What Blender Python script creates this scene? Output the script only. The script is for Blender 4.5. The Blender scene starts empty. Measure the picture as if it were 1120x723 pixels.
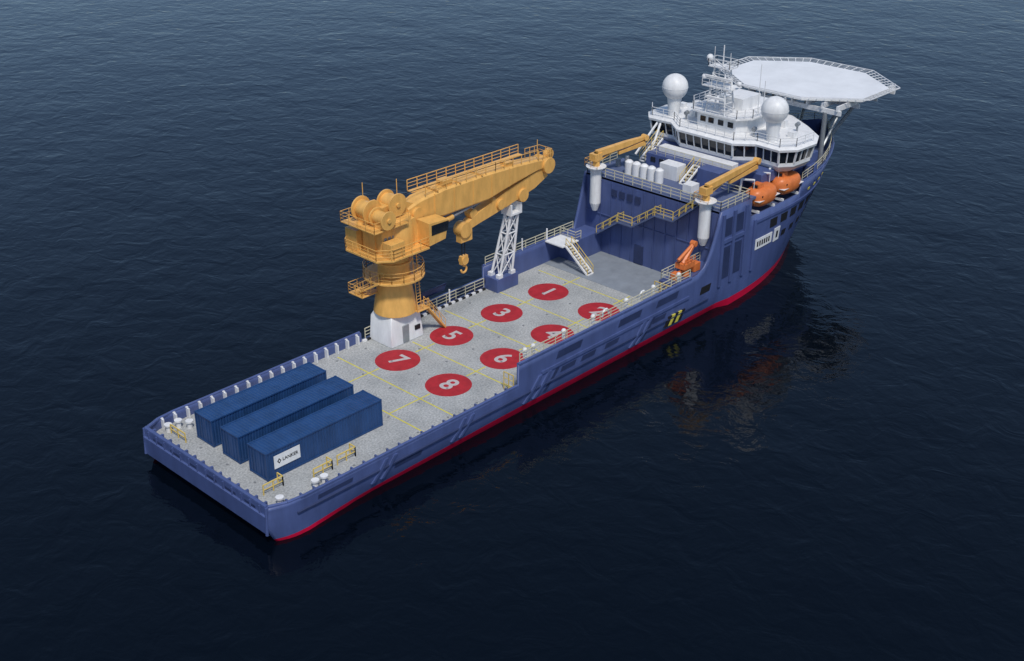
import bpy, math, random
from mathutils import Vector, Matrix
random.seed(4)
scn=bpy.context.scene
WL=-2.4
# ------------------------------------------------------------ materials
MATS={}
def paint(name,col,rough=.5,var=.18,scale=.8,metal=0.,streak=0.,bump=0.,spec=.4):
    m=bpy.data.materials.new(name); m.use_nodes=True; nt=m.node_tree; b=nt.nodes['Principled BSDF']
    tc=nt.nodes.new('ShaderNodeTexCoord')
    n=nt.nodes.new('ShaderNodeTexNoise'); n.inputs['Scale'].default_value=scale; n.inputs['Detail'].default_value=6; n.inputs['Roughness'].default_value=.65
    mp=nt.nodes.new('ShaderNodeMapping'); nt.links.new(tc.outputs['Object'],mp.inputs[0]); nt.links.new(mp.outputs[0],n.inputs['Vector'])
    if streak: mp.inputs['Scale'].default_value=(1.6,1.6,streak)
    r=nt.nodes.new('ShaderNodeValToRGB'); r.color_ramp.elements[0].position=.3; r.color_ramp.elements[1].position=.72
    r.color_ramp.elements[0].color=tuple(max(0,c*(1-var)) for c in col)+(1,)
    r.color_ramp.elements[1].color=tuple(min(1,c*(1+var*.6)) for c in col)+(1,)
    nt.links.new(n.outputs[0],r.inputs[0]); nt.links.new(r.outputs[0],b.inputs['Base Color'])
    b.inputs['Roughness'].default_value=rough; b.inputs['Metallic'].default_value=metal
    b.inputs['Specular IOR Level'].default_value=spec
    if bump:
        bp=nt.nodes.new('ShaderNodeBump'); bp.inputs['Strength'].default_value=bump; bp.inputs['Distance'].default_value=.05
        nt.links.new(n.outputs[0],bp.inputs['Height']); nt.links.new(bp.outputs[0],b.inputs['Normal'])
    MATS[name]=m; return m
paint('hull_blue',(.076,.108,.26),.4,.22,.5,streak=.35)
paint('hull_dark',(.028,.042,.11),.5,.2,.8)
paint('boot_red',(.58,.005,.045),.4,.18,.6)
paint('white_paint',(.78,.78,.78),.45,.14,1.0,streak=.4)
paint('heli_white',(.78,.79,.80),.5,.1,.35)
paint('crane_yellow',(.80,.44,.12),.36,.2,.9,streak=.5)
paint('rail_yellow',(.74,.54,.14),.5,.1,2)
paint('rail_cream',(.62,.58,.42),.5,.1,2)
paint('orange_paint',(.70,.19,.05),.4,.18,1.5)
paint('cont_blue',(.018,.062,.18),.42,.25,.7,streak=.4)
paint('glass_dark',(.012,.016,.022),.08,.1,1,spec=.6)
paint('black_paint',(.015,.015,.018),.5,.2,1)
paint('circle_red',(.42,.02,.03),.7,.25,1.2)
paint('line_yellow',(.66,.58,.08),.7,.25,2)
paint('digit_grey',(.50,.46,.46),.8,.15,3)
paint('deck_blue',(.10,.13,.24),.6,.2,.6)
paint('deck_grey',(.24,.27,.31),.65,.2,.6)
paint('ring_grey',(.22,.23,.24),.6,.2,2)
paint('grey_steel',(.3,.32,.34),.4,.2,2,metal=.3)
# deck anti-slip grit
m=paint('deck_gravel',(.32,.33,.33),.85,.2,.3); nt=m.node_tree; b=nt.nodes['Principled BSDF']
tc=nt.nodes.new('ShaderNodeTexCoord')
n2=nt.nodes.new('ShaderNodeTexNoise'); n2.inputs['Scale'].default_value=5.5; n2.inputs['Detail'].default_value=8; n2.inputs['Roughness'].default_value=.75
n3=nt.nodes.new('ShaderNodeTexNoise'); n3.inputs['Scale'].default_value=.3; n3.inputs['Detail'].default_value=6
nt.links.new(tc.outputs['Object'],n3.inputs['Vector']); nt.links.new(tc.outputs['Object'],n2.inputs['Vector'])
r1=nt.nodes.new('ShaderNodeValToRGB'); r1.color_ramp.elements[0].color=(.27,.28,.28,1); r1.color_ramp.elements[1].color=(.53,.54,.53,1); r1.color_ramp.elements[0].position=.38; r1.color_ramp.elements[1].position=.62
nt.links.new(n2.outputs[0],r1.inputs[0])
r2=nt.nodes.new('ShaderNodeValToRGB'); r2.color_ramp.elements[0].color=(.78,.79,.80,1); r2.color_ramp.elements[1].color=(1,1,1,1); r2.color_ramp.elements[0].position=.35; r2.color_ramp.elements[1].position=.6
nt.links.new(n3.outputs[0],r2.inputs[0])
mx=nt.nodes.new('ShaderNodeMix'); mx.data_type='RGBA'; mx.blend_type='MULTIPLY'
mx.inputs[0].default_value=1; nt.links.new(r1.outputs[0],mx.inputs[6]); nt.links.new(r2.outputs[0],mx.inputs[7]); nt.links.new(mx.outputs[2],b.inputs['Base Color'])
bp=nt.nodes.new('ShaderNodeBump'); bp.inputs['Strength'].default_value=.4; bp.inputs['Distance'].default_value=.03; nt.links.new(n2.outputs[0],bp.inputs['Height']); nt.links.new(bp.outputs[0],b.inputs['Normal'])
# water
m=bpy.data.materials.new('sea_water'); m.use_nodes=True; MATS['sea_water']=m; nt=m.node_tree; b=nt.nodes['Principled BSDF']
b.inputs['Base Color'].default_value=(.0009,.0025,.0055,1); b.inputs['Roughness'].default_value=.05; b.inputs['IOR'].default_value=1.34
tc=nt.nodes.new('ShaderNodeTexCoord')
mp=nt.nodes.new('ShaderNodeMapping'); mp.inputs['Rotation'].default_value=(0,0,.5); mp.inputs['Scale'].default_value=(1,.85,1); nt.links.new(tc.outputs['Object'],mp.inputs[0])
prev=None
for sc,dist,det,dis in ((.09,.20,2,.3),(.40,.095,3,.8),(1.1,.024,3,.4)):
    n=nt.nodes.new('ShaderNodeTexNoise'); n.inputs['Scale'].default_value=sc; n.inputs['Detail'].default_value=det; n.inputs['Distortion'].default_value=dis; n.inputs['Roughness'].default_value=.5
    nt.links.new(mp.outputs[0],n.inputs['Vector'])
    q=nt.nodes.new('ShaderNodeBump'); q.inputs['Strength'].default_value=1; q.inputs['Distance'].default_value=dist; nt.links.new(n.outputs[0],q.inputs['Height'])
    if prev: nt.links.new(prev.outputs[0],q.inputs['Normal'])
    prev=q
nt.links.new(prev.outputs[0],b.inputs['Normal'])
# ------------------------------------------------------------ mesh builder
def empty(name,loc=(0,0,0),rz=0):
    e=bpy.data.objects.new(name,None); scn.collection.objects.link(e); e.location=loc; e.rotation_euler=(0,0,rz); return e
class MB:
    def __init__(s): s.v=[];s.f=[];s.m=[];s.slots=[];s.cur=0
    def mat(s,n):
        if n not in s.slots: s.slots.append(n)
        s.cur=s.slots.index(n); return s
    def add(s,vs,fs):
        o=len(s.v); s.v+= [tuple(x) for x in vs]
        for f in fs: s.f.append([o+i for i in f]); s.m.append(s.cur)
    def box(s,x0,x1,y0,y1,z0,z1):
        s.add([(x,y,z) for z in(z0,z1) for y in(y0,y1) for x in(x0,x1)],[(0,2,3,1),(4,5,7,6),(0,1,5,4),(2,6,7,3),(0,4,6,2),(1,3,7,5)])
    def prism(s,poly,a,ext0,ext1):
        def mk(p,e):
            if a==2: return (p[0],p[1],e)
            if a==1: return (p[0],e,p[1])
            return (e,p[0],p[1])
        n=len(poly); vs=[mk(p,ext0) for p in poly]+[mk(p,ext1) for p in poly]
        s.add(vs,[tuple(range(n)),tuple(range(2*n-1,n-1,-1))]+[(i,i+n,(i+1)%n+n,(i+1)%n) for i in range(n)])
    def loft(s,rings,cap=True,closed=True):
        n=len(rings[0]); vs=[p for r in rings for p in r]; fs=[]
        for k in range(len(rings)-1):
            for i in range(n if closed else n-1):
                j=(i+1)%n; fs.append((k*n+i,k*n+j,(k+1)*n+j,(k+1)*n+i))
        if cap: fs.append(tuple(range(n-1,-1,-1))); fs.append(tuple((len(rings)-1)*n+i for i in range(n)))
        s.add(vs,fs)
    def cyl(s,p0,p1,r0,r1=None,n=10):
        r1=r0 if r1 is None else r1
        p0=Vector(p0);p1=Vector(p1);d=p1-p0
        if d.length<1e-6: return
        d.normalize(); a=Vector((0,0,1)) if abs(d.z)<.9 else Vector((1,0,0)); u=d.cross(a).normalized(); w=d.cross(u)
        ring=lambda p,r:[p+(u*math.cos(2*math.pi*(i+.5)/n)+w*math.sin(2*math.pi*(i+.5)/n))*r for i in range(n)]
        s.loft([ring(p0,r0),ring(p1,r1)])
    def bar(s,p0,p1,r=.04): s.cyl(p0,p1,r,n=4)
    def ball(s,c,r,n=20,zs=1.):
        rings=[[(c[0]+r*math.sin(t)*math.cos(2*math.pi*i/n),c[1]+r*math.sin(t)*math.sin(2*math.pi*i/n),c[2]+zs*r*math.cos(t)) for i in range(n)] for t in [math.pi*(k+.05)/(n/2+.1) for k in range(n//2+1)]]
        s.loft(rings)
    def rail(s,pts,h=1.05,step=1.5,r=.04,rails=3,mid=True):
        for a,b in zip(pts[:-1],pts[1:]):
            a=Vector(a);b=Vector(b);L=(b-a).length; k=max(1,round(L/step))
            for i in range(k+1):
                p=a.lerp(b,i/k); s.bar(p,p+Vector((0,0,h)),r)
            for j in range(rails):
                o=Vector((0,0,h*(rails-j)/rails)); s.bar(a+o,b+o,r*(1. if j==0 else .7))
    def stairs(s,p0,p1,w,side,m1='white_paint',m2='rail_yellow'):
        p0=Vector(p0);p1=Vector(p1);sd=Vector(side).normalized()*w/2; k=max(3,int(abs(p1.z-p0.z)/.22))
        s.mat(m1)
        for q in (-1,1): s.cyl(p0+sd*q,p1+sd*q,.13,n=4)
        for i in range(k+1):
            p=p0.lerp(p1,i/k); s.cyl(p-sd,p+sd,.11,n=4)
        s.mat(m2)
        for q in (-1,1): s.rail([p0+sd*q,p1+sd*q],.95,1.2,.04,2)
    def build(s,name,parent=None,bevel=0,smooth=35,solid=0):
        me=bpy.data.meshes.new(name); me.from_pydata(s.v,[],s.f); me.update()
        for n in s.slots: me.materials.append(MATS[n])
        for p,mi in zip(me.polygons,s.m): p.material_index=mi; p.use_smooth=True
        import bmesh
        bm=bmesh.new(); bm.from_mesh(me)
        bmesh.ops.recalc_face_normals(bm,faces=bm.faces); bm.to_mesh(me); bm.free()
        try: me.set_sharp_from_angle(angle=math.radians(smooth))
        except Exception as e: pass
        ob=bpy.data.objects.new(name,me); scn.collection.objects.link(ob)
        if parent: ob.parent=parent
        if bevel:
            b=ob.modifiers.new('bev','BEVEL'); b.width=bevel; b.segments=2; b.limit_method='ANGLE'; b.angle_limit=math.radians(40)
        return ob
# ------------------------------------------------------------ hull
HB=9.3
def tip(z): return 85+ (z+4)*.62
def xs(z): return 58+max(0,z+2.4)*1.2
def hb(x,z):
    b=HB
    if x<3: b=HB-.7*((3-x)/3)**2.5
    X0,X1=xs(z),tip(z)
    if x>X0: b=HB*(1-min(1,(x-X0)/(X1-X0))**2.3)
    if z<0 and 3<x<60: b-=.10*z*z*min(1,(x-3)/6)
    return max(0,b)
def ztop(x,side):
    s=side<0
    if s:
        if x<27: return .85
        if x<53: return 3.0
        if x<57.4: return 3.0+6.0*((x-53)/4.4)**3
    else:
        if x<24: return .95
        if x<41: return .15
        if x<55.6: return 2.6
        if x<57.4: return 2.6+6.4*((x-55.6)/1.8)
    if x<63: return 9.0
    if x<73: return 6.9
    return 8.2+ (x-73)/20*1.0
st=[0,.25,.5,1,1.5,2,3,4,6,8,10,13,16,20,23.99,24.0,26.99,27.,30,35,40.99,41,45,49,52.99,53,54,55,55.6,56,56.5,57,57.4,58]
ship=empty('offshore_construction_vessel')
mb=MB()
for side in (-1,1):
    rings=[]
    xl=st+[58+u for u in (2,4.98,5,7,9,11,13,14.98,15)]; bow=[.1*k for k in range(1,10)]+[.96,1.]
    for i in range(len(xl)+len(bow)):
        if i<len(xl): x=xl[i]; zt=ztop(x,side); X=lambda z,x=x:x
        else:
            t=bow[i-len(xl)]; zt=ztop(73+t*18,side); X=lambda z,t=t:73+t*(tip(z)-73)
        zr=-1.55 if (i>=len(xl) or x>25) else -2.12+.57*x/25
        zs=[-4.5,WL-.4,zr]+[zr+(zt-zr)*k/7 for k in range(1,8)]
        if zt<1.2: zs=[-4.5,WL-.4,zr,-1,-.6,-.2,0]+([.05,.1,.15] if zt<.5 else [.3,.6,zt])
        ring=[]
        for z in zs:
            x_=X(z)
            if x_<3: x_=x_-.35*(1-x_/3)+ (max(0,-1.4-z)*.75-(.15 if z<.2 else 0))*(1-x_/3)
            ring.append((x_,side*hb(X(z),z),z))
        rings.append(ring)
    n=len(rings[0])
    vs=[p for r in rings for p in r]; o=len(mb.v); mb.v+=vs
    for k in range(len(rings)-1):
        for i in range(n-1):
            mb.mat('boot_red' if i<2 else 'hull_blue'); mb.f.append([o+k*n+i,o+k*n+i+1,o+(k+1)*n+i+1,o+(k+1)*n+i]); mb.m.append(mb.cur)
hull=mb.build('hull_plating',ship,smooth=40)
sm=hull.modifiers.new('s','SOLIDIFY'); sm.thickness=.28; sm.offset=-1
mb=MB(); mb.mat('hull_blue')
y0=hb(0,0)
zz=[-2.9,-2.1,-1.45,-.3,.18,.25,.95]
xx=[.9,.3,-.48,-.52,-.52,-.38,-.37]
rg=[[(x,y,z) for y in [(-y0+.02)+(2*y0-.04)*k/24 for k in range(25)]] for x,z in zip(xx,zz)]
rg2=[[(x+.3,y,z) for (x,y,z) in r] for r in rg]
mb.loft(rg+rg2[::-1][:-1],cap=False,closed=False)
for k in range(14):
    y=-7.8+k*15.6/13
    mb.prism([(y-.09,0),(y+.09,0),(y+.09,.93),(y-.09,.93)],0,-.1,.3)
    mb.prism([(y-.06,.2),(y+.06,.2),(y+.06,.9),(y-.06,.9)],0,-.48,-.3)
mb.mat('hull_dark')
for k in range(6):
    y=-6.5+k*2.6; mb.prism([(y-.7,.32),(y+.7,.32),(y+.7,.55),(y-.7,.55)],0,-.40,-.35)
mb.mat('hull_blue'); mb.cyl((-.2,-y0+.1,.97),(-.2,y0-.1,.97),.17,n=8)
for s in(-1,1): mb.cyl((-.32,s*(y0-.03),.95),(-.48,s*(y0-.03),-1.5),.13,n=8)
mb.build('transom',ship)
# decks
def deckpoly(x0,x1,z,inset,N=30):
    L=[]
    for k in range(N+1):
        x=x0+(x1-x0)*k/N; L.append((x,hb(x,z)-inset))
    return [(x,-y) for x,y in L if y>0.02]+[(x,y) for x,y in reversed(L) if y>.02]
mb=MB(); mb.mat('deck_gravel'); mb.prism(deckpoly(-.2,50.5,0,.15),2,-.3,0)
mb.build('cargo_deck',ship)
mb=MB(); mb.mat('deck_grey'); mb.prism(deckpoly(50.5,57.6,0,.2,8),2,-.3,.03)
mb.mat('deck_blue'); mb.prism(deckpoly(57.5,64,9,.2,8),2,8.7,8.95)
mb.prism(deckpoly(63,74,6.5,.1,20),2,6.4,6.6)
mb.prism(deckpoly(73,90.5,7.5,.1,30),2,7.2,7.5)
mb.mat('hull_blue')
mb.box(57.5,57.9,-9.1,9.1,0,8.9)
mb.box(62.8,63.,-9.1,9.1,6.4,8.9)
mb.box(73,73.2,-9,9,6.6,8.1)
for k in range(12):
    y=-8.2+k*1.5
    mb.box(57.42,57.52,y-.05,y+.05,.1,8.6)
mb.box(57.40,57.54,-8.9,8.9,4.55,4.63)
mb.build('decks_and_bulkheads',ship)
# deck markings
mb=MB(); mb.mat('circle_red')
CX=[23.84+7.12*i for i in range(4)]
for i,x in enumerate(CX):
    for y in (3.58,-3.4):
        mb.prism([(x+2.16*math.cos(a*math.pi/24),y+2.16*math.sin(a*math.pi/24)) for a in range(48)],2,.001,.012)
mb.build('landing_circles',ship)
mb=MB(); mb.mat('line_yellow')
for x in (16.6,20.3,27.4,34.5,41.6,48.7): mb.box(x-.07,x+.07,-8.2,8.2 if x not in(27.4,) else 5.4,.001,.005)
for y in (3.58,-3.4):
    for a,b_ in zip([16.7]+[c+2.3 for c in CX],[c-2.3 for c in CX]+[50.3]): mb.box(a,b_,y-.07,y+.07,.006,.010)
mb.build('deck_lines',ship)
mb=MB(); mb.mat('ring_grey')
for i in range(14):
    for j in range(5):
        x=2+i*3.55; y=-7.6+j*3.8
        if 24.5<x<29.5 and y>5: continue
        mb.cyl((x,y,-.01),(x,y,.035),.12,n=8)
mb.build('deck_fittings',ship)
def text(s,size,mat,M,name,parent,ext=.004):
    c=bpy.data.curves.new(name,'FONT'); c.body=s; c.size=size; c.align_x='CENTER'; c.align_y='CENTER'; c.extrude=ext; c.offset=size*.02
    o=bpy.data.objects.new(name,c); scn.collection.objects.link(o); c.materials.append(MATS[mat]); o.parent=parent; o.matrix_local=M; return o
for i,x in enumerate(CX):
    for y,s in ((3.58,'7531'[i]),(-3.4,'8642'[i])):
        text(s,2.7,'digit_grey',Matrix.Translation((x,y,.02))@Matrix.Rotation(-math.pi/2,4,'Z'),'deck_number',ship)
mb=MB()
for k in range(34):
    mb.mat('black_paint' if k%2 else 'white_paint'); x=24+k*.5; mb.box(x,x+.49,8.75,9.0,0,.2)
mb.mat('white_paint')
for k in range(18):
    x=1.5+k*1.28; mb.prism([(x,0.02),(x+.14,0.02),(x+.14,.93),(x,.93)],1,8.6,hb(x,0)-.2)
    mb.box(x-.03,x+.17,hb(x,0)-.45,hb(x,0)+.0,.93,1.02)
mb.mat('hull_blue')
for k in range(20):
    x=1.5+k*1.28; y=hb(x,0); mb.box(x,x+.14,-y+.2,-y+.7,0.02,.83)
mb.build('bulwark_ribs',ship)
mb=MB(); mb.mat('hull_blue')
def caprail(xa,xb,side,dz,r=.16):
    N=max(1,int((xb-xa)/1.5)); P=[(xa+(xb-xa)*k/N) for k in range(N+1)]
    for a,b in zip(P[:-1],P[1:]):
        ya,yb=[side*(hb(q,ztop(q,side))-.12) for q in(a,b)]
        mb.cyl((a,ya,ztop(a+1e-4,side)+dz),(b,yb,ztop(b-1e-4,side)+dz),r,n=6)
caprail(-.2,26.9,-1,0.02); caprail(27,52.9,-1,.02,.18); caprail(-.2,23.9,1,.02); caprail(41.,55.5,1,.02,.18); caprail(73.1,86,-1,.02,.12); caprail(73.1,86,1,.02,.12)
mb.mat('hull_dark')
for a in range(2,56,2):
    mb.cyl((a,-hb(a,-.3)-.02,-.3),(a+2,-hb(a+2,-.3)-.02,-.3),.13,n=6); mb.cyl((a,hb(a,-.3)+.02,-.3),(a+2,hb(a+2,-.3)+.02,-.3),.13,n=6)
mb.build('cap_rails_and_fenders',ship)
def patch(mb,side,x0,x1,z0,z1,off=.05,shear=0.):
    nx=max(1,int((x1-x0)/.7)); nz=max(1,int((z1-z0)/.8))
    def P(i,j,o):
        z=z0+(z1-z0)*j/nz; x=x0+(x1-x0)*i/nx+shear*(z-z0); return (x,side*(hb(x,z)+o),z)
    per=[(i,0) for i in range(nx)]+[(nx,j) for j in range(nz)]+[(i,nz) for i in range(nx,0,-1)]+[(0,j) for j in range(nz,0,-1)]
    o=len(mb.v)
    for j in range(nz+1):
        for i in range(nx+1): mb.v.append(P(i,j,off))
    for j in range(nz):
        for i in range(nx): mb.f.append([o+j*(nx+1)+i,o+j*(nx+1)+i+1,o+(j+1)*(nx+1)+i+1,o+(j+1)*(nx+1)+i]); mb.m.append(mb.cur)
    mb.loft([[P(i,j,-.1) for i,j in per],[P(i,j,off) for i,j in per]],cap=False)
mb=MB(); mb.mat('hull_dark')
for s in (-1,1):
    mb.mat('hull_blue')
    for x in (27.6,28.9,43.,44.): patch(mb,s,x,x+.4,-1.3,.9,.16,.9)
    for x in (9.5,10.5,18.5,19.5): patch(mb,s,x,x+.35,-1.3,.5,.14,.8)
    patch(mb,s,30,52.5,.9,1.2,.12)
    for x in (57.6,59.6,61.8,63.6): patch(mb,s,x,x+.45,.5,8.6 if x<63 else 6.4,.18)
    patch(mb,s,57.8,62.3,5.3,5.7,.15); patch(mb,s,64,86,5.9,6.2,.12)
    mb.mat('hull_dark')
    for x in (29.0,30.3,44.7): patch(mb,s,x,x+.5,-1.2,.7,.03,.9)
    for x in (32.6,35.5,39,46.5): patch(mb,s,x,x+2.0,.1,.6,.03,.6)
    for x in (32,41,47): patch(mb,s,x,x+3.4,1.7,2.4,.03,.5)
    patch(mb,s,4,7.5,-.0,.35,.03,.3); patch(mb,s,12,15,-.9,-.5,.03,.3)
    for x in (58.1,60.2): patch(mb,s,x,x+1.4,1.2,4.8,.03)
    for x in (58.1,60.2): patch(mb,s,x,x+1.4,6,8.,.03)
    mb.mat('black_paint')
    for k in range(7): patch(mb,s,67+k*2.2,67+k*2.2+1.4,4.5,5.5,.03)
    for k in range(5): patch(mb,s,70+k*2.2,71+k*2.2,2.6,3.3,.03)
    patch(mb,s,54.5,56.2,.6,1.4,.03,.3)
    mb.mat('white_paint'); patch(mb,s,64.2,67.6,2.7,3.9,.07); patch(mb,s,68.1,69.3,2.5,4.1,.07)
    mb.mat('black_paint')
    for k in range(6): patch(mb,s,64.6+k*.45,64.85+k*.45,3.0,3.6,.09)
    patch(mb,s,68.5,68.9,2.9,3.7,.09)
    for k in range(5):
        mb.mat('line_yellow' if k%2 else 'black_paint'); patch(mb,s,48.6+k*.55,49.15+k*.55,-1.1,.0,.15,.5)
    mb.mat('line_yellow')
    for k in range(4): patch(mb,s,75+k*1.8,75.5+k*1.8,6.7,6.95,.05)
mb.build('side_plating_details',ship)
# railings
mb=MB(); mb.mat('rail_cream')
mb.rail([(27.3,-9.1,3.),(52.8,-9.1,3.)],1.0,1.6,.045)
mb.rail([(41.3,9.1,2.6),(55.4,9.1,2.6)],1.0,1.6,.045)
mb.rail([(24.5,9.05,.2),(41,9.05,.2)],1.05,1.4,.045)
mb.rail([(57.6,-9,8.95),(57.6,9,8.95),(62.8,9,8.95)],1.05,1.3,.045); mb.rail([(57.6,-9,8.95),(62.8,-9,8.95),(62.8,-5,8.95)],1.05,1.3,.045)
fp=[(x,-hb(x,8.3)+.25) for x in (73.3,76,79,82,84,86,88,90,91.6)]
z9=lambda x:ztop(x,-1)
mb.rail([(x,y,z9(x)) for x,y in fp]+[(x,-y,z9(x)) for x,y in reversed(fp)],1.0,1.5,.04)
mb.mat('rail_yellow')
for (x,y) in ((1.4,-5.8),(5.6,-6.8),(8.2,-6.6)): 
    mb.rail([(x,y,0),(x+1.9,y,0),(x+1.9,y+.7,0)],.9,.9,.06,2)
mb.rail([(1.6,5.4,0),(1.6,7.6,0)],.9,.9,.06,2); mb.rail([(26.8,-8.8,0),(26.8,-7.6,0)],1.8,.6,.05,3)
mb.rail([(50.2,-6.6,0),(50.2,-8.8,0)],2.8,.7,.05,5)
mb.build('railings',ship)
mb=MB(); mb.mat('white_paint')
for x,y in ((1.6,8.0),(2.6,8.0),(1.5,-7.8),(4.9,-7.9),(5.8,-7.9),(3.2,7.2)):
    mb.cyl((x,y,0),(x,y,.6),.23,n=12); mb.cyl((x,y,.6),(x,y,.75),.34,n=12)
for x in (28.5,29.6,33.8,38,43.,47.3,51.5): mb.cyl((x,-8.6,2.9),(x,-8.6,3.6),.18,n=10); mb.ball((x,-8.6,3.7),.26,10)
for x in (30,36,47,51):
    mb.cyl((x,9.1,0 if x<41 else 2.6),(x,9.1,1.6 if x<41 else 4),.09,n=8)
for x in (39.5,45.2):
    for k in range(5):
        a0=math.radians(k*36);a1=math.radians(k*36+36); mb.cyl((x+.5*math.cos(a0),-8.9,3.4+.7*math.sin(a0)),(x+.5*math.cos(a1),-8.9,3.4+.7*math.sin(a1)),.1,n=6)
mb.build('bollards',ship)
mb=MB(); mb.mat('hull_blue')
mb.box(50.5,57.5,-9.05,-6.9,.03,2.95); mb.box(53,57.5,6.6,9.05,.03,2.6); mb.box(41.2,44.4,7.2,9.05,.0,1.5)
mb.mat('hull_dark'); mb.box(51.4,52.4,-6.92,-6.86,.1,2.2)
for k in range(4): mb.box(57.36,57.52,4.6-k*1.1,5.3-k*1.1,7.1,7.9)
mb.box(57.38,57.52,-6.2,-4.2,.1,2.6); mb.box(57.38,57.52,.6,1.8,.1,2.3)
mb.mat('rail_cream'); mb.rail([(50.7,-9,2.95),(50.7,-7,2.95),(57.4,-7,2.95)],1.,1.1,.045)
mb.rail([(53.1,9,2.6),(53.1,6.7,2.6),(54,6.7,2.6)],1.,1.1,.045)
mb.build('side_houses',ship,bevel=.05)
mb=MB()
mb.mat('white_paint'); mb.box(50.6,53.3,6.4,9.,2.55,2.68)
mb.stairs((51.6,6.4,2.6),(51.6,3.2,.05),.9,(1,0,0))
mb.stairs((56.8,6.4,2.6),(56.8,3.4,4.8),1.,(1,0,0),'deck_blue')
mb.mat('deck_blue'); mb.box(56.2,57.4,1.4,3.4,4.7,4.85)
mb.stairs((56.8,1.4,4.8),(56.8,-1.6,6.9),1.,(1,0,0),'deck_blue')
mb.mat('deck_blue'); mb.box(56.2,57.4,-4.0,-1.6,6.8,6.95)
mb.stairs((56.8,-4,6.9),(56.8,-6.4,8.95),1.,(1,0,0),'deck_blue')
mb.mat('rail_yellow'); mb.rail([(56.25,3.4,4.85),(56.25,1.4,4.85)]); mb.rail([(56.25,-1.6,6.95),(56.25,-4,6.95)])
mb.build('exterior_stairs',ship)
# ------------------------------------------------------------ superstructure
mb=MB(); mb.mat('hull_blue')
mb.prism([(64,-5.8),(64,5.8),(80,5.8),(82,3.5),(82,-3.5),(80,-5.8)],2,6.5,10.45)
mb.prism([(66.5,-8),(66.5,8),(78,8),(78,-8)],2,9.2,10.4)
mb.mat('white_paint'); mb.box(65.2,66.4,-5,5,10.45,11.1)
mb.mat('glass_dark')
for y in (-4.6,-3.2,2.2,3.6,4.8): mb.box(63.95,64.05,y-.35,y+.35,9.5,10.1)
mb.build('deckhouse',ship,bevel=.05)
fpb=[(67.2,-3.6),(68.8,-5.6),(68.6,-8.6),(70,-9.7),(73,-9.9),(75.2,-8.8),(77.5,-6),(79.5,-3),(79.5,3),(77.5,6),(75.2,8.8),(73,9.9),(70,9.7),(68.6,8.6),(68.8,5.6),(67.2,3.6)]
def ringp(sc,z,off=0):
    out=[]; n=len(fpb)
    for i,(x,y) in enumerate(fpb):
        a=Vector(fpb[i-1]);p=Vector((x,y));c=Vector(fpb[(i+1)%n])
        d1=(p-a).normalized();d2=(c-p).normalized(); nn=Vector((d1.y,-d1.x))+Vector((d2.y,-d2.x)); nn.normalize()
        q=p+nn*sc; out.append((q.x,q.y,z))
    return out
mb=MB(); mb.mat('white_paint')
mb.loft([ringp(-1.3,9.9),ringp(-.5,10.3),ringp(-.02,10.9),ringp(0,11.3)])
mb.loft([ringp(.30,12.62),ringp(.5,12.7),ringp(.55,12.95),ringp(.2,13.15),ringp(-.5,13.2)])
mb.mat('glass_dark'); mb.loft([ringp(-.06,11.25),ringp(.2,12.66)])
mb.mat('white_paint')
A=ringp(-.02,11.28);B=ringp(.27,12.66)
for i in range(len(A)):
    a,a2,b_,b2=[Vector(q) for q in (A[i],A[(i+1)%len(A)],B[i],B[(i+1)%len(B)])]
    k=max(1,round((a2-a).length/1.05))
    for j in range(k): mb.cyl(a.lerp(a2,j/k),b_.lerp(b2,j/k),.075 if j else .13,n=4)
mb.build('bridge',ship,smooth=30)
mb=MB(); mb.mat('white_paint')
mb.prism([(69,-2.6),(69,2.6),(70,3.4),(76,3.4),(77.5,2),(77.5,-2),(76,-3.4),(70,-3.4)],2,13.1,14.9)
mb.prism([(68.4,-2.9),(68.4,2.9),(70,4.1),(76.5,4.1),(78,2),(78,-2),(76.5,-4.1),(70,-4.1)],2,14.9,15.1)
mb.box(71.5,75,-1.6,1.6,15.1,16.4)
mb.mat('glass_dark'); 
for y in (-2.2,-.9,.4,1.5): mb.box(68.94,69.02,y,y+.7,13.8,14.4)
mb.mat('white_paint')
mb.rail([(68.5,-2.9,15.1),(68.5,2.9,15.1),(70,4,15.1),(76.5,4,15.1)],1.,1.1,.04); mb.rail([(68.5,-2.9,15.1),(70,-4,15.1),(76.5,-4,15.1)],1.,1.1,.04)
rr=ringp(.1,13.2); mb.rail(rr[-4:]+rr[:5],.95,1.3,.04)
for (x,y,a,b_,h) in ((71.5,4.8,.5,.4,.7),(73,-5,.6,.4,.5),(74.2,6.2,.4,.6,.9),(72.6,-7.6,.4,.4,.6),(75,-4.8,.3,.5,.8),(73.6,8,.35,.35,.5)):
    mb.box(x-a,x+a,y-b_,y+b_,13.18,13.2+h)
mb.mat('grey_steel')
for (x,y) in ((69.6,4.6),(69.7,-4.5),(74.5,-7),(76,4.5)): mb.cyl((x,y,13.2),(x,y,14.0),.12,n=8); mb.cyl((x-.2,y,14.0),(x+.25,y,14.1),.24,n=10)
mb.mat('white_paint')
for s1 in (-1,1):
    for s2 in (-1,1): mb.cyl((69.4+s1*.9,s2*1.3,15),(69.4+s1*.5,s2*.7,20.2),.1,n=6)
for k in range(7):
    z=15.6+k*.78; q=1-.45*(k/6); a=.9*q;b_=1.3*q
    mb.rail([(69.4-a,-b_,z),(69.4+a,-b_,z),(69.4+a,b_,z),(69.4-a,b_,z),(69.4-a,-b_,z)],.02,9,.05,1)
    if k%2==0: mb.bar((69.4-a,-b_,z),(69.4-a,b_,z+.78),.05); mb.bar((69.4+a,-b_,z),(69.4-a,-b_,z+.78),.05)
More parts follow.
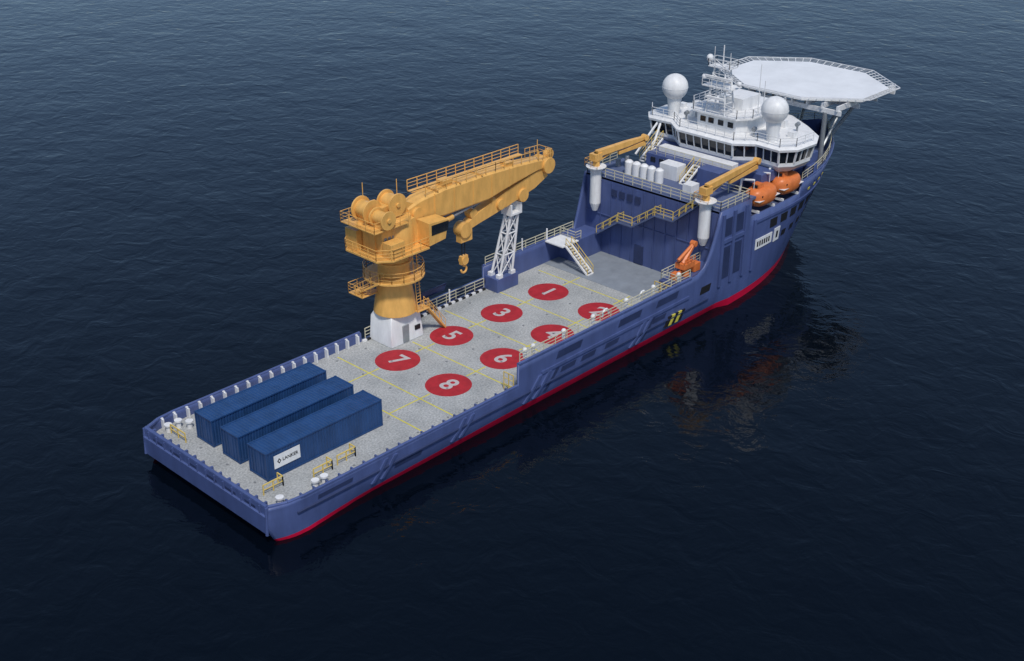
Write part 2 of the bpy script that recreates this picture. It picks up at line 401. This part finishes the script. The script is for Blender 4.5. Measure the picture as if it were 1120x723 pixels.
mb.box(68.4,70.6,-1.9,1.9,18.0,18.12); mb.box(68.6,70.2,-1.4,1.4,20.2,20.3); mb.rail([(68.6,-1.4,20.3),(68.6,1.4,20.3),(70.2,1.4,20.3),(70.2,-1.4,20.3),(68.6,-1.4,20.3)],.8,1,.035,2)
mb.rail([(68.4,-1.9,18.1),(68.4,1.9,18.1)],.8,.9,.035,2)
mb.box(68.5,68.75,-1.7,1.7,19.,19.25); mb.box(67.9,68.2,-1.4,1.0,16.9,17.15)
mb.cyl((69.4,0,20.3),(69.4,0,22.6),.07,n=6); mb.cyl((69,-1.2,20.3),(69,-1.2,22),.04,n=5); mb.cyl((69,.9,20.3),(69,.9,22.4),.04,n=5)
mb.ball((69.2,1.6,21),.42,12); mb.cyl((69.2,1.6,20.2),(69.2,1.6,20.8),.1,n=6); mb.ball((69.2,2.2,18.8),.3,12);mb.ball((69.4,-2.3,18.7),.3,12)
mb.cyl((71,-4.6,15),(71,-4.6,19.2),.05,n=5); mb.cyl((72,-3.3,15),(72,-3.3,20.6),.05,n=5)
for y in (6.7,-6.7):
    mb.cyl((70.,y,13.1),(70.,y,15.4),.6,.85,n=16); mb.ball((70,y,16.6),1.5,28)
    mb.cyl((70.,y,16.55),(70.,y,16.62),1.515,n=28)
mb.cyl((65.5,6.5,9.2),(68.8,7.4,13.),.14,n=6); mb.cyl((65.5,8.5,9.2),(68.8,7.6,13),.14,n=6); mb.cyl((66.2,-7.5,7),(69,-7.5,10.6),.14,n=6)
mb.build('mast_and_radomes',ship)
mb=MB()
for k in range(5):
    y=5.2-k*1.05; mb.mat('white_paint'); mb.cyl((60.2,y,8.95),(60.2,y,10.4),.48,n=14); mb.cyl((60.2,y,10.4),(60.2,y,10.6),.48,.25,n=14)
mb.box(61.8,63.4,-.2,2.2,8.95,10.6); mb.box(59.6,61,-3.8,-2.6,8.95,9.9)
mb.mat('hull_blue'); mb.box(62.2,64,-5.4,-2.6,8.95,11); mb.cyl((76.5,-8,7.5),(76.5,-8,9.2),.8,n=14)
mb.mat('grey_steel'); mb.box(61,62,3,4.5,8.95,9.8); mb.box(58.6,59.3,-5.6,-4.6,8.95,9.6); mb.cyl((61.8,6.8,8.95),(61.8,6.8,10.3),.25,n=10); mb.cyl((61.5,7.8,8.95),(61.5,7.8,9.8),.3,n=10)
mb.mat('rail_cream'); mb.rail([(64.1,-5.7,10.45),(64.1,5.7,10.45)],1.,1.2,.04)
mb.stairs((61.5,-1.2,8.95),(64,-1.2,10.45),.8,(0,1,0)); mb.stairs((64.6,6.8,9.),(67.8,6.8,11.),.8,(0,1,0))
mb.build('upper_deck_equipment',ship,bevel=.03)
# ------------------------------------------------------------ helideck
mb=MB(); hc=(88.3,.6); HZ=15.1
oct8=lambda d,z:[(hc[0]+(7.9+d)*math.cos(math.pi/8+k*math.pi/4),hc[1]+(10.3+d)*math.sin(math.pi/8+k*math.pi/4),z) for k in range(8)]
mb.mat('heli_white'); mb.loft([oct8(-.4,HZ-.5),oct8(0,HZ-.4),oct8(0,HZ)])
O=oct8(0,HZ-.05);O2=oct8(1.2,HZ+.15)
mb.mat('white_paint')
for i in range(8):
    a,b_,c,d=[Vector(q) for q in (O[i],O[(i+1)%8],O2[i],O2[(i+1)%8])]
    for j in range(8): mb.bar(a.lerp(b_,j/8),c.lerp(d,j/8),.05)
    mb.bar(c,d,.07)
    for t in (.33,.66): mb.bar(a.lerp(c,t),b_.lerp(d,t),.03)
for k in range(-4,5): mb.box(81.8,95.3,k*2.-.1+.4,k*2.+.1+.4,14.0,14.6)
for k in range(4): mb.box(82+k*4.2,82.25+k*4.2,-8,8.6,13.5,14.05)
mb.mat('grey_steel')
for y in (-6,6): 
    mb.cyl((82.1,y,7.5),(82.1,y,13.6),.28,n=10); mb.cyl((86,y*.6,7.5),(90,y,13.6),.22,n=8); mb.cyl((82.1,y,9),(86.2,y,13.6),.15,n=6)
for y in(-3,3): mb.cyl((89,y*.5,7.5),(94,y,13.6),.22,n=8)
mb.build('helideck',ship)
# ------------------------------------------------------------ main crane
cr=empty('knuckle_boom_crane')
mb=MB(); mb.mat('white_paint')
mb.loft([[(25.,5.7,0),(29.2,5.7,0),(29.2,9.0,0),(25.,9.0,0)],[(25.2,5.9,2.6),(29.,5.9,2.6),(29.,8.9,2.6),(25.2,8.9,2.6)],[(25.5,6.1,3.1),(28.7,6.1,3.1),(28.7,8.7,3.1),(25.5,8.7,3.1)]])
mb.mat('grey_steel'); mb.box(26.5,27.3,5.66,5.8,.05,1.9)
mb.mat('black_paint'); mb.box(28.1,28.8,5.68,5.84,.9,1.4)
mb.build('crane_foundation',cr,bevel=.06)
ax,ay=27.1,7.35
mb=MB(); mb.mat('crane_yellow')
def ring(r,z,n=24,c=(ax,ay)): return [(c[0]+r*math.cos(2*math.pi*i/n),c[1]+r*math.sin(2*math.pi*i/n),z) for i in range(n)]
mb.loft([ring(2.15,3.05),ring(2.1,3.4),ring(1.6,6.4),ring(1.5,9.2),ring(1.95,9.35),ring(1.95,9.7)])
mb.loft([ring(3.0,6.75),ring(3.0,6.95)]); mb.loft([ring(1.85,6.3),ring(1.85,6.75)]); mb.loft([ring(1.8,8.2),ring(1.8,8.4)])
P=ring(2.95,6.95,16); mb.rail([*P,P[0]],1.05,1.2,.045)
pl=[(23.2,5.2),(23.2,9.6),(24.5,10.6),(28.6,10.6),(30.4,9.2),(30.4,5.6),(29,4.2),(24.5,4.2)]
mb.prism(pl,2,9.7,9.9); mb.rail([(x,y,9.9) for x,y in pl]+[(pl[0][0],pl[0][1],9.9)],1.05,1.2,.045)
mb.loft([ring(2.2,9.9),ring(2.1,12.0),ring(1.8,12.9)])
mb.prism([(24.2,9.9),(24.2,12.9),(25.2,14.2),(27.5,14.4),(29.8,13.4),(30.2,11.2),(29.2,9.9)],1,6.5,8.2)
mb.prism([(24.4,9.9),(24.4,12.2),(28.6,12.6),(29.6,9.9)],1,5.7,9.0)
mb.box(23.6,25.6,8.4,10.0,9.9,11.9)
mb.box(23.0,27.2,5.0,9.8,12.6,12.72); mb.rail([(27.2,5,12.7),(23.,5.,12.7),(23.,9.8,12.7),(27.2,9.8,12.7)],1.,1.1,.04)
for (x,y,z,r) in ((24.6,7.9,13.9,1.15),(26.9,7.0,14.2,1.1),(24.6,5.7,13.6,.9)):
    mb.cyl((x,y-.9,z),(x,y-.75,z),r,n=24); mb.cyl((x,y+.75,z),(x,y+.9,z),r,n=24); mb.cyl((x,y-.8,z),(x,y+.8,z),r*.72,n=20); mb.cyl((x,y-1.05,z),(x,y+1.05,z),.22,n=10)
    mb.box(x-.5,x+.5,y-.7,y+.7,12.7,z-.3)
mb.loft([[(28.9,4.1,10.0),(31.0,4.1,10.2),(31.0,5.9,10.2),(28.9,5.9,10.0)],[(28.9,4.1,12.3),(31.4,4.1,12.1),(31.4,5.9,12.1),(28.9,5.9,12.3)]])
mb.box(24.3,26.,4.3,5.5,9.9,11.4)
mb.box(23.4,25.6,7.8,9.8,5.2,5.32); mb.rail([(25.6,7.8,5.3),(23.4,7.8,5.3),(23.4,9.8,5.3),(25.6,9.8,5.3)],1.,1.,.04)
mb.stairs((23.9,9.,5.3),(24.6,6.3,6.95),.6,(1,0,0),'crane_yellow','crane_yellow')
mb.stairs((31.8,5.6,.05),(29.5,5.6,3.1),.55,(0,1,0),'crane_yellow','crane_yellow')
mb.mat('crane_yellow'); mb.box(28.,29.5,5.1,6.2,3.02,3.12); mb.rail([(29.5,5.15,3.1),(28,5.15,3.1)],1.,.9,.04)
for q in(-.25,.25): mb.bar((ax+q+1.4,5.4,3.1),(ax+q+1.0,5.5,9.8),.05)
for k in range(20): mb.bar((ax+1.15,5.42,3.3+k*.32),(ax+1.65,5.42,3.3+k*.32),.035)
mb.bar((25.4,9.3,12.7),(25.4,9.3,16),.05);mb.bar((29,8.6,13),(29,8.6,15.6),.05)
mb.mat('grey_steel')
for k in range(5): mb.box(24.7+k*.5,25.0+k*.5,5.66,5.72,10.6,11.6)
mb.mat('crane_yellow'); mb.cyl((26.9,6.5,14.2),(26.9,7.5,14.2),.84,n=20)
mb.build('crane_pedestal_and_house',cr,bevel=.04)
mb=MB(); mb.mat('glass_dark'); mb.loft([[(29.2,4.06,11.0),(31.28,4.06,11.),(31.28,5.94,11.),(29.2,5.94,11.)],[(29.2,4.06,12.0),(31.42,4.06,11.95),(31.42,5.94,11.95),(29.2,5.94,12.0)]])
mb.build('cabin_windows',cr)
mb=MB(); mb.mat('crane_yellow')
def sec(x,zb,zt,w,ch=.2):
    c=ay-.2
    return [(x,c-w+ch,zb),(x,c+w-ch,zb),(x,c+w,zb+ch),(x,c+w,zt-ch),(x,c+w-ch,zt),(x,c-w+ch,zt),(x,c-w,zt-ch),(x,c-w,zb+ch)]
mb.loft([sec(28.4,12.2,13.4,.8),sec(30,11.6,13.9,.95),sec(33,11.35,14.2,1.0),sec(39,11.35,14.2,1.0),sec(43,12.0,14.0,.9),sec(46.5,12.4,13.7,.75),sec(48.2,12.3,13.4,.6)])
mb.cyl((48.1,6.2,12.7),(48.1,8.1,12.7),.85,n=20); mb.cyl((48.9,6.9,13.6),(48.9,7.4,13.6),.55,n=16)
mb.cyl((29.4,6.0,12.6),(29.4,8.3,12.6),.65,n=16)
def jsec(x,zc,h,w): c=ay-.2; return [(x,c-w,zc-h),(x,c+w,zc-h),(x,c+w,zc+h),(x,c-w,zc+h)]
mb.loft([jsec(48.3,11.9,.5,.45),jsec(46.2,11.5,.85,.6),jsec(42,10.6,.85,.6),jsec(38,9.6,.6,.5),jsec(36.4,9.0,.4,.4)])
mb.cyl((36.2,6.6,8.8),(36.2,7.7,8.8),.8,n=18); mb.cyl((37.4,6.7,10.2),(37.4,7.6,10.2),.5,n=16); mb.cyl((41,6.3,10.3),(41,8,10.3),.55,n=16);mb.cyl((44.3,6.3,10.4),(44.3,8,10.4),.7,n=16)
mb.box(35.6,37.2,6.8,7.5,7.5,8.9)
mb.cyl((30,6.5,10.2),(34.2,6.5,10.9),.3,n=12); mb.cyl((30,7.8,10.2),(34.2,7.8,10.9),.3,n=12)
mb.cyl((40,6.9,10.9),(44.6,6.9,10.0),.28,n=12)
mb.mat('grey_steel'); mb.cyl((34.2,6.5,10.9),(39.5,6.5,11.6),.15,n=10); mb.cyl((34.2,7.8,10.9),(39.5,7.8,11.6),.15,n=10); mb.cyl((44.6,6.9,10.),(47.8,6.9,11.6),.18,n=10)
mb.mat('crane_yellow')
mb.box(30.5,46,8.1,8.8,13.9,14.0); mb.rail([(30.5,8.8,14.),(46,8.8,13.9)],1.05,1.3,.05); mb.rail([(30.5,6.2,14.2),(40,6.2,14.2),(46.5,6.4,13.8)],.9,1.3,.045,2)
mb.rail([(46.6,6.4,13.6),(48.6,6.4,13.5),(48.6,8.2,13.5),(46.4,8.2,13.6)],.9,.8,.04,2); mb.bar((47,7,13.7),(47,7,15.6),.05)
for x in (32,35,38): mb.box(x,x+.12,6.1,8.2,14.15,14.3)
for x in (31.6,34.2,36.8,39.4,42):
    mb.box(x,x+.1,6.1 if x<41 else 6.22,6.2,11.6 if x<40.5 else 12,14.)
mb.box(33.2,34.4,6.6,7.6,14.2,14.75); mb.box(42.,43,6.6,7.5,13.9,14.4)
mb.build('boom_and_jib',cr,bevel=.04)
mb=MB(); mb.mat('black_paint'); mb.bar((36,7.1,8.4),(36,7.1,5.9),.05); mb.bar((36.4,7.1,8.4),(36.4,7.1,5.9),.05)
mb.bar((28,7.1,14.6),(47,7.1,14.35),.035)
D=-.95
mb.mat('crane_yellow'); mb.box(35.75,36.65,6.9,7.3,6.0+D,6.9+D); mb.cyl((36.2,6.8,6.4+D),(36.2,7.4,6.4+D),.45,n=14)
for k in range(9):
    a0,a1=[math.radians(90-k_*30) for k_ in(k,k+1)]
    mb.cyl((36.2+.38*math.cos(a0),7.1,5.4+D+.38*math.sin(a0)),(36.2+.38*math.cos(a1),7.1,5.4+D+.38*math.sin(a1)),.11,n=8)
mb.cyl((36.2,7.1,6.+D),(36.2,7.1,5.7+D),.12,n=8)
mb.build('hook_block',cr)
# boom rest
rest=empty('boom_rest_tower'); mb=MB(); mb.mat('white_paint')
X0,X1,Y0,Y1=41.8,43.7,7.5,8.7; x0,x1,y0_,y1_=42.8,43.9,6.8,7.6
c0=[(X0,Y0),(X1,Y0),(X1,Y1),(X0,Y1)]; c1=[(x0,y0_),(x1,y0_),(x1,y1_),(x0,y1_)]
def L(i,t): return Vector((c0[i][0]+(c1[i][0]-c0[i][0])*t,c0[i][1]+(c1[i][1]-c0[i][1])*t,1.5+(8.5-1.5)*t))
for i in range(4):
    mb.cyl(L(i,0),L(i,1),.14,n=8); mb.box(c0[i][0]-.3,c0[i][0]+.3,c0[i][1]-.25,c0[i][1]+.25,1.5,1.9)
    for t0,t1 in ((0,.36),(.36,.7),(.7,1)):
        j=(i+1)%4; mb.cyl(L(i,t0),L(j,t1),.06,n=6); mb.cyl(L(j,t0),L(i,t1),.06,n=6); mb.cyl(L(i,t1),L(j,t1),.08,n=6)
mb.box(42.5,44.2,6.5,7.9,8.5,8.7); mb.box(42.5,42.75,6.5,7.9,8.7,9.7); mb.box(43.95,44.2,6.5,7.9,8.7,9.7)
mb.build('lattice_tower',rest)
# ------------------------------------------------------------ davit cranes
def davit(base,tipv,name):
    e=empty(name); mb=MB(); x,y,z=base
    mb.mat('white_paint'); mb.cyl((x,y,5.0),(x,y,5.9),.3,.62,n=14); mb.cyl((x,y,5.9),(x,y,z-.4),.62,n=16); mb.cyl((x,y,z-.4),(x,y,z),.8,n=16)
    mb.box(x,x+.6,y-.4,y+.4,5.9,8.9)
    mb.mat('crane_yellow'); mb.cyl((x,y,z),(x,y,z+1.5),.42,.35,n=12); mb.box(x-.7,x+.5,y-.45,y+.45,z+.7,z+1.5)
    t=Vector(tipv); b=Vector((x,y,z+1.4)); d=(t-b); sd=Vector((-d.y,d.x,0)).normalized()
    def rg(p,h,w): return [p-sd*w-Vector((0,0,h)),p+sd*w-Vector((0,0,h)),p+sd*w+Vector((0,0,h)),p-sd*w+Vector((0,0,h))]
    mb.loft([rg(b,.34,.3),rg(b.lerp(t,.6),.32,.26),rg(t,.18,.2)])
    j=t+Vector((0,0,-.6)); mb.loft([rg(t,.22,.2),rg(j,.25,.22),rg(j.lerp(b,.55)+Vector((0,0,-.5)),.18,.16)])
    mb.cyl(b+Vector((0,0,-1)),b.lerp(t,.4)-Vector((0,0,.3)),.12,n=8); mb.cyl(t-sd*.35,t+sd*.35,.35,n=12)
    mb.rail([(x-.9,y-.9,z),(x-.9,y+.9,z),(x+.9,y+.9,z)],.9,.9,.035,2); mb.mat('white_paint'); mb.cyl((x,y,z-.08),(x,y,z+.02),1.15,n=16)
    mb.build('davit_parts',e,bevel=.03)
davit((57.0,7.3,10.2),(64.0,6.1,12.1),'davit_crane')
davit((57.0,-7.5,10.0),(66.4,-7.3,11.9),'davit_crane')
e=empty('deck_service_crane'); mb=MB(); mb.mat('orange_paint')
x,y=53.2,-8.1
mb.cyl((x,y,2.95),(x,y,3.9),.5,.42,n=14); mb.box(x-.9,x+.9,y-.6,y+.6,3.9,4.5)
mb.cyl((x-.4,y,4.4),(x+1.3,y,6.1),.26,n=6); mb.cyl((x+1.3,y,6.1),(x-1.1,y+.1,4.9),.2,n=6); mb.cyl((x+.5,y,4.3),(x+.7,y,5.4),.12,n=8)
mb.cyl((x-1.2,y,3.6),(x+2,y,3.4),.16,n=6); mb.box(x+1.2,x+2.2,y-.4,y+.4,3.,3.9); mb.box(x-1.9,x-1.1,y-.4,y+.4,3.,3.7)
mb.cyl((x+1.3,y-.3,6.1),(x+1.3,y+.3,6.1),.32,n=12); mb.rail([(x-.9,y-.6,4.5),(x+.9,y-.6,4.5)],.6,.6,.04,2)
mb.mat('black_paint'); mb.bar((x-.9,y+.1,5.0),(x-.9,y+.1,4.2),.04)
mb.build('crane_parts',e,bevel=.03)
# ------------------------------------------------------------ lifeboats
def lifeboat(x,y,z):
    e=empty('lifeboat',(x,y,z)); mb=MB(); mb.mat('orange_paint')
    L=2.25; rings=[]
    for k in range(13):
        t=-1+2*k/12; w=1.1*(1-abs(t)**5)+.1; hb_=1.0*(1-abs(t)**4)*.8+.2; ht=.95*(1-abs(t)**6)+.2
        rings.append([(t*L,w*math.copysign(abs(math.cos(a))**.7,math.cos(a)),(ht if math.sin(a)>0 else hb_)*math.copysign(abs(math.sin(a))**.75,math.sin(a))+.1*t*t) for a in [2*math.pi*i/20 for i in range(20)]])
    mb.loft(rings)
    mb.loft([[(-1.3,-.5,.8),(-.2,-.5,.8),(-.2,.5,.8),(-1.3,.5,.8)],[(-1.2,-.4,1.6),(-.35,-.4,1.6),(-.35,.4,1.6),(-1.2,.4,1.6)]])
    mb.mat('glass_dark')
    for k in range(4): mb.box(-1.4+k*.75,-1.05+k*.75,-1.1,1.1,.32,.52)
    mb.box(-1.34,-1.2,-.3,.3,1.2,1.5)
    mb.mat('white_paint'); mb.box(-2.0,2.0,-1.17,1.17,-.06,.0)
    for q in (-1.5,1.5):
        mb.cyl((q,1.9,-1.7),(q,1.6,1.8),.12,n=6); mb.cyl((q,1.6,1.8),(q,0,2.1),.12,n=6); mb.bar((q,0,2.1),(q,0,.9),.04); mb.box(q-.12,q+.12,-.9,1.9,-1.45,-1.2)
    mb.build('boat_and_davits',e,bevel=0)
lifeboat(66.0,-8.4,8.35); lifeboat(70.9,-8.3,8.4)
# ------------------------------------------------------------ containers
def container(x,y,logo):
    e=empty('shipping_container',(x,y,.0)); Lc,Wc,Hc=12.19,2.44,2.59
    mb=MB(); mb.mat('cont_blue')
    def corr(p0,dirv,nrm,L,z0,z1,per=.278,dep=.045):
        n=int(L/per); per=L/n; pts=[]
        for k in range(n):
            for f_,d in ((0,0),(.25,0),(.42,-dep),(.75,-dep),(.92,0)): pts.append((k*per+f_*per,d))
        pts.append((L,0))
        V0=[(p0[0]+dirv[0]*s+nrm[0]*d,p0[1]+dirv[1]*s+nrm[1]*d,z0) for s,d in pts]; V1=[(a,b,z1) for a,b,_ in V0]
        mb.loft([V0,V1],cap=False,closed=False)
    corr((.12,.05),(1,0),(0,-1),Lc-.24,.16,Hc-.1); corr((.12,Wc-.05),(1,0),(0,1),Lc-.24,.16,Hc-.1); corr((Lc-.05,.12),(0,1),(1,0),Wc-.24,.16,Hc-.1)
    mb.box(.06,.12,.1,Wc-.1,.15,Hc-.12)
    n=40; pr=[]
    for k in range(n):
        w=(Lc-.24)/n
        for f_,d in ((0,0),(.3,0),(.45,-.025),(.8,-.025),(.95,0)): pr.append((.12+k*w+f_*w,Hc-.03+d))
    pr.append((Lc-.12,Hc-.03))
    mb.loft([[(a,.1,b) for a,b in pr],[(a,Wc-.1,b) for a,b in pr]],cap=False,closed=False)
    for yy in (0,Wc-.12):
        mb.box(.1,Lc-.1,yy,yy+.12,Hc-.13,Hc-.01); mb.box(.1,Lc-.1,yy,yy+.12,.02,.17)
        for xx in (0,Lc-.14): mb.box(xx,xx+.14,yy,yy+.12,.12,Hc-.1)
    for xx in (0,Lc-.12): mb.box(xx,xx+.12,.1,Wc-.1,Hc-.135,Hc-.012); mb.box(xx,xx+.12,.1,Wc-.1,.022,.17)
    for xx in (-.01,Lc-.17):
        for yy in (-.01,Wc-.15):
            for zz in (0.006,Hc-.12): mb.box(xx,xx+.18,yy,yy+.16,zz,zz+.12)
    for yy in (.45,.85,1.55,1.95): mb.cyl((.03,yy,.15),(.03,yy,Hc-.12),.022,n=6)
    mb.box(.045,.075,Wc/2-.015,Wc/2+.015,.16,Hc-.13)
    mb.build('container_box',e)
    if logo:
        mb=MB(); mb.mat('white_paint'); mb.box(.75,3.35,-.02,.0,.85,2.05); mb.mat('black_paint')
        mb.prism([(1.05,1.45),(1.25,1.2),(1.45,1.45),(1.25,1.7)],1,-.035,-.018); mb.mat('white_paint'); mb.prism([(1.17,1.45),(1.25,1.34),(1.33,1.45),(1.25,1.56)],1,-.045,-.03)
        mb.build('logo_panel',e)
        text('LANKER',.42,'black_paint',Matrix.Translation((2.35,-.03,1.45))@Matrix.Rotation(math.pi/2,4,'X'),'logo_text',e)
for k in range(3): container(2.75,-4.51+3.75*k,k==0)
# ------------------------------------------------------------ sea
mb=MB(); mb.mat('sea_water'); S=4000; mb.add([(-S,-S,WL),(S,-S,WL),(S,S,WL),(-S,S,WL)],[(0,1,2,3)]); mb.build('sea')
# ------------------------------------------------------------ light
w=bpy.data.worlds.new('World'); scn.world=w; w.use_nodes=True; nt=w.node_tree
sky=nt.nodes.new('ShaderNodeTexSky'); sky.sky_type='NISHITA'; sky.sun_disc=False
sky.dust_density=.35; sky.ozone_density=3.5; sky.air_density=1.0
az=math.radians(235); el=math.radians(58)
sd=Vector((math.cos(az)*math.cos(el),math.sin(az)*math.cos(el),math.sin(el)))
sky.sun_elevation=el; sky.sun_rotation=math.atan2(sd.x,sd.y)
nt.links.new(sky.outputs[0],nt.nodes['Background'].inputs[0]); nt.nodes['Background'].inputs[1].default_value=.11
sl=bpy.data.lights.new('sun','SUN'); sl.energy=2.8; sl.angle=math.radians(8); sl.color=(1,.95,.87)
so=bpy.data.objects.new('sun',sl); scn.collection.objects.link(so); so.rotation_euler=sd.to_track_quat('Z','Y').to_euler()
# ------------------------------------------------------------ camera
yaw,pit=0.7609,0.464
f=Vector((math.cos(pit)*math.cos(yaw),math.cos(pit)*math.sin(yaw),-math.sin(pit))); r=Vector((math.sin(yaw),-math.cos(yaw),0)); u=r.cross(f)
cd=bpy.data.cameras.new('camera'); co=bpy.data.objects.new('camera',cd); scn.collection.objects.link(co)
M=Matrix(((r.x,u.x,-f.x,0),(r.y,u.y,-f.y,0),(r.z,u.z,-f.z,0),(0,0,0,1))); M.translation=Vector((-44.70,-76.70,55.70)); co.matrix_world=M
cd.sensor_width=36; cd.lens=36*1366.9/1120; cd.clip_end=12000; cd.clip_start=.5; scn.camera=co
scn.view_settings.view_transform='Standard'; scn.view_settings.look='None'; scn.view_settings.exposure=0
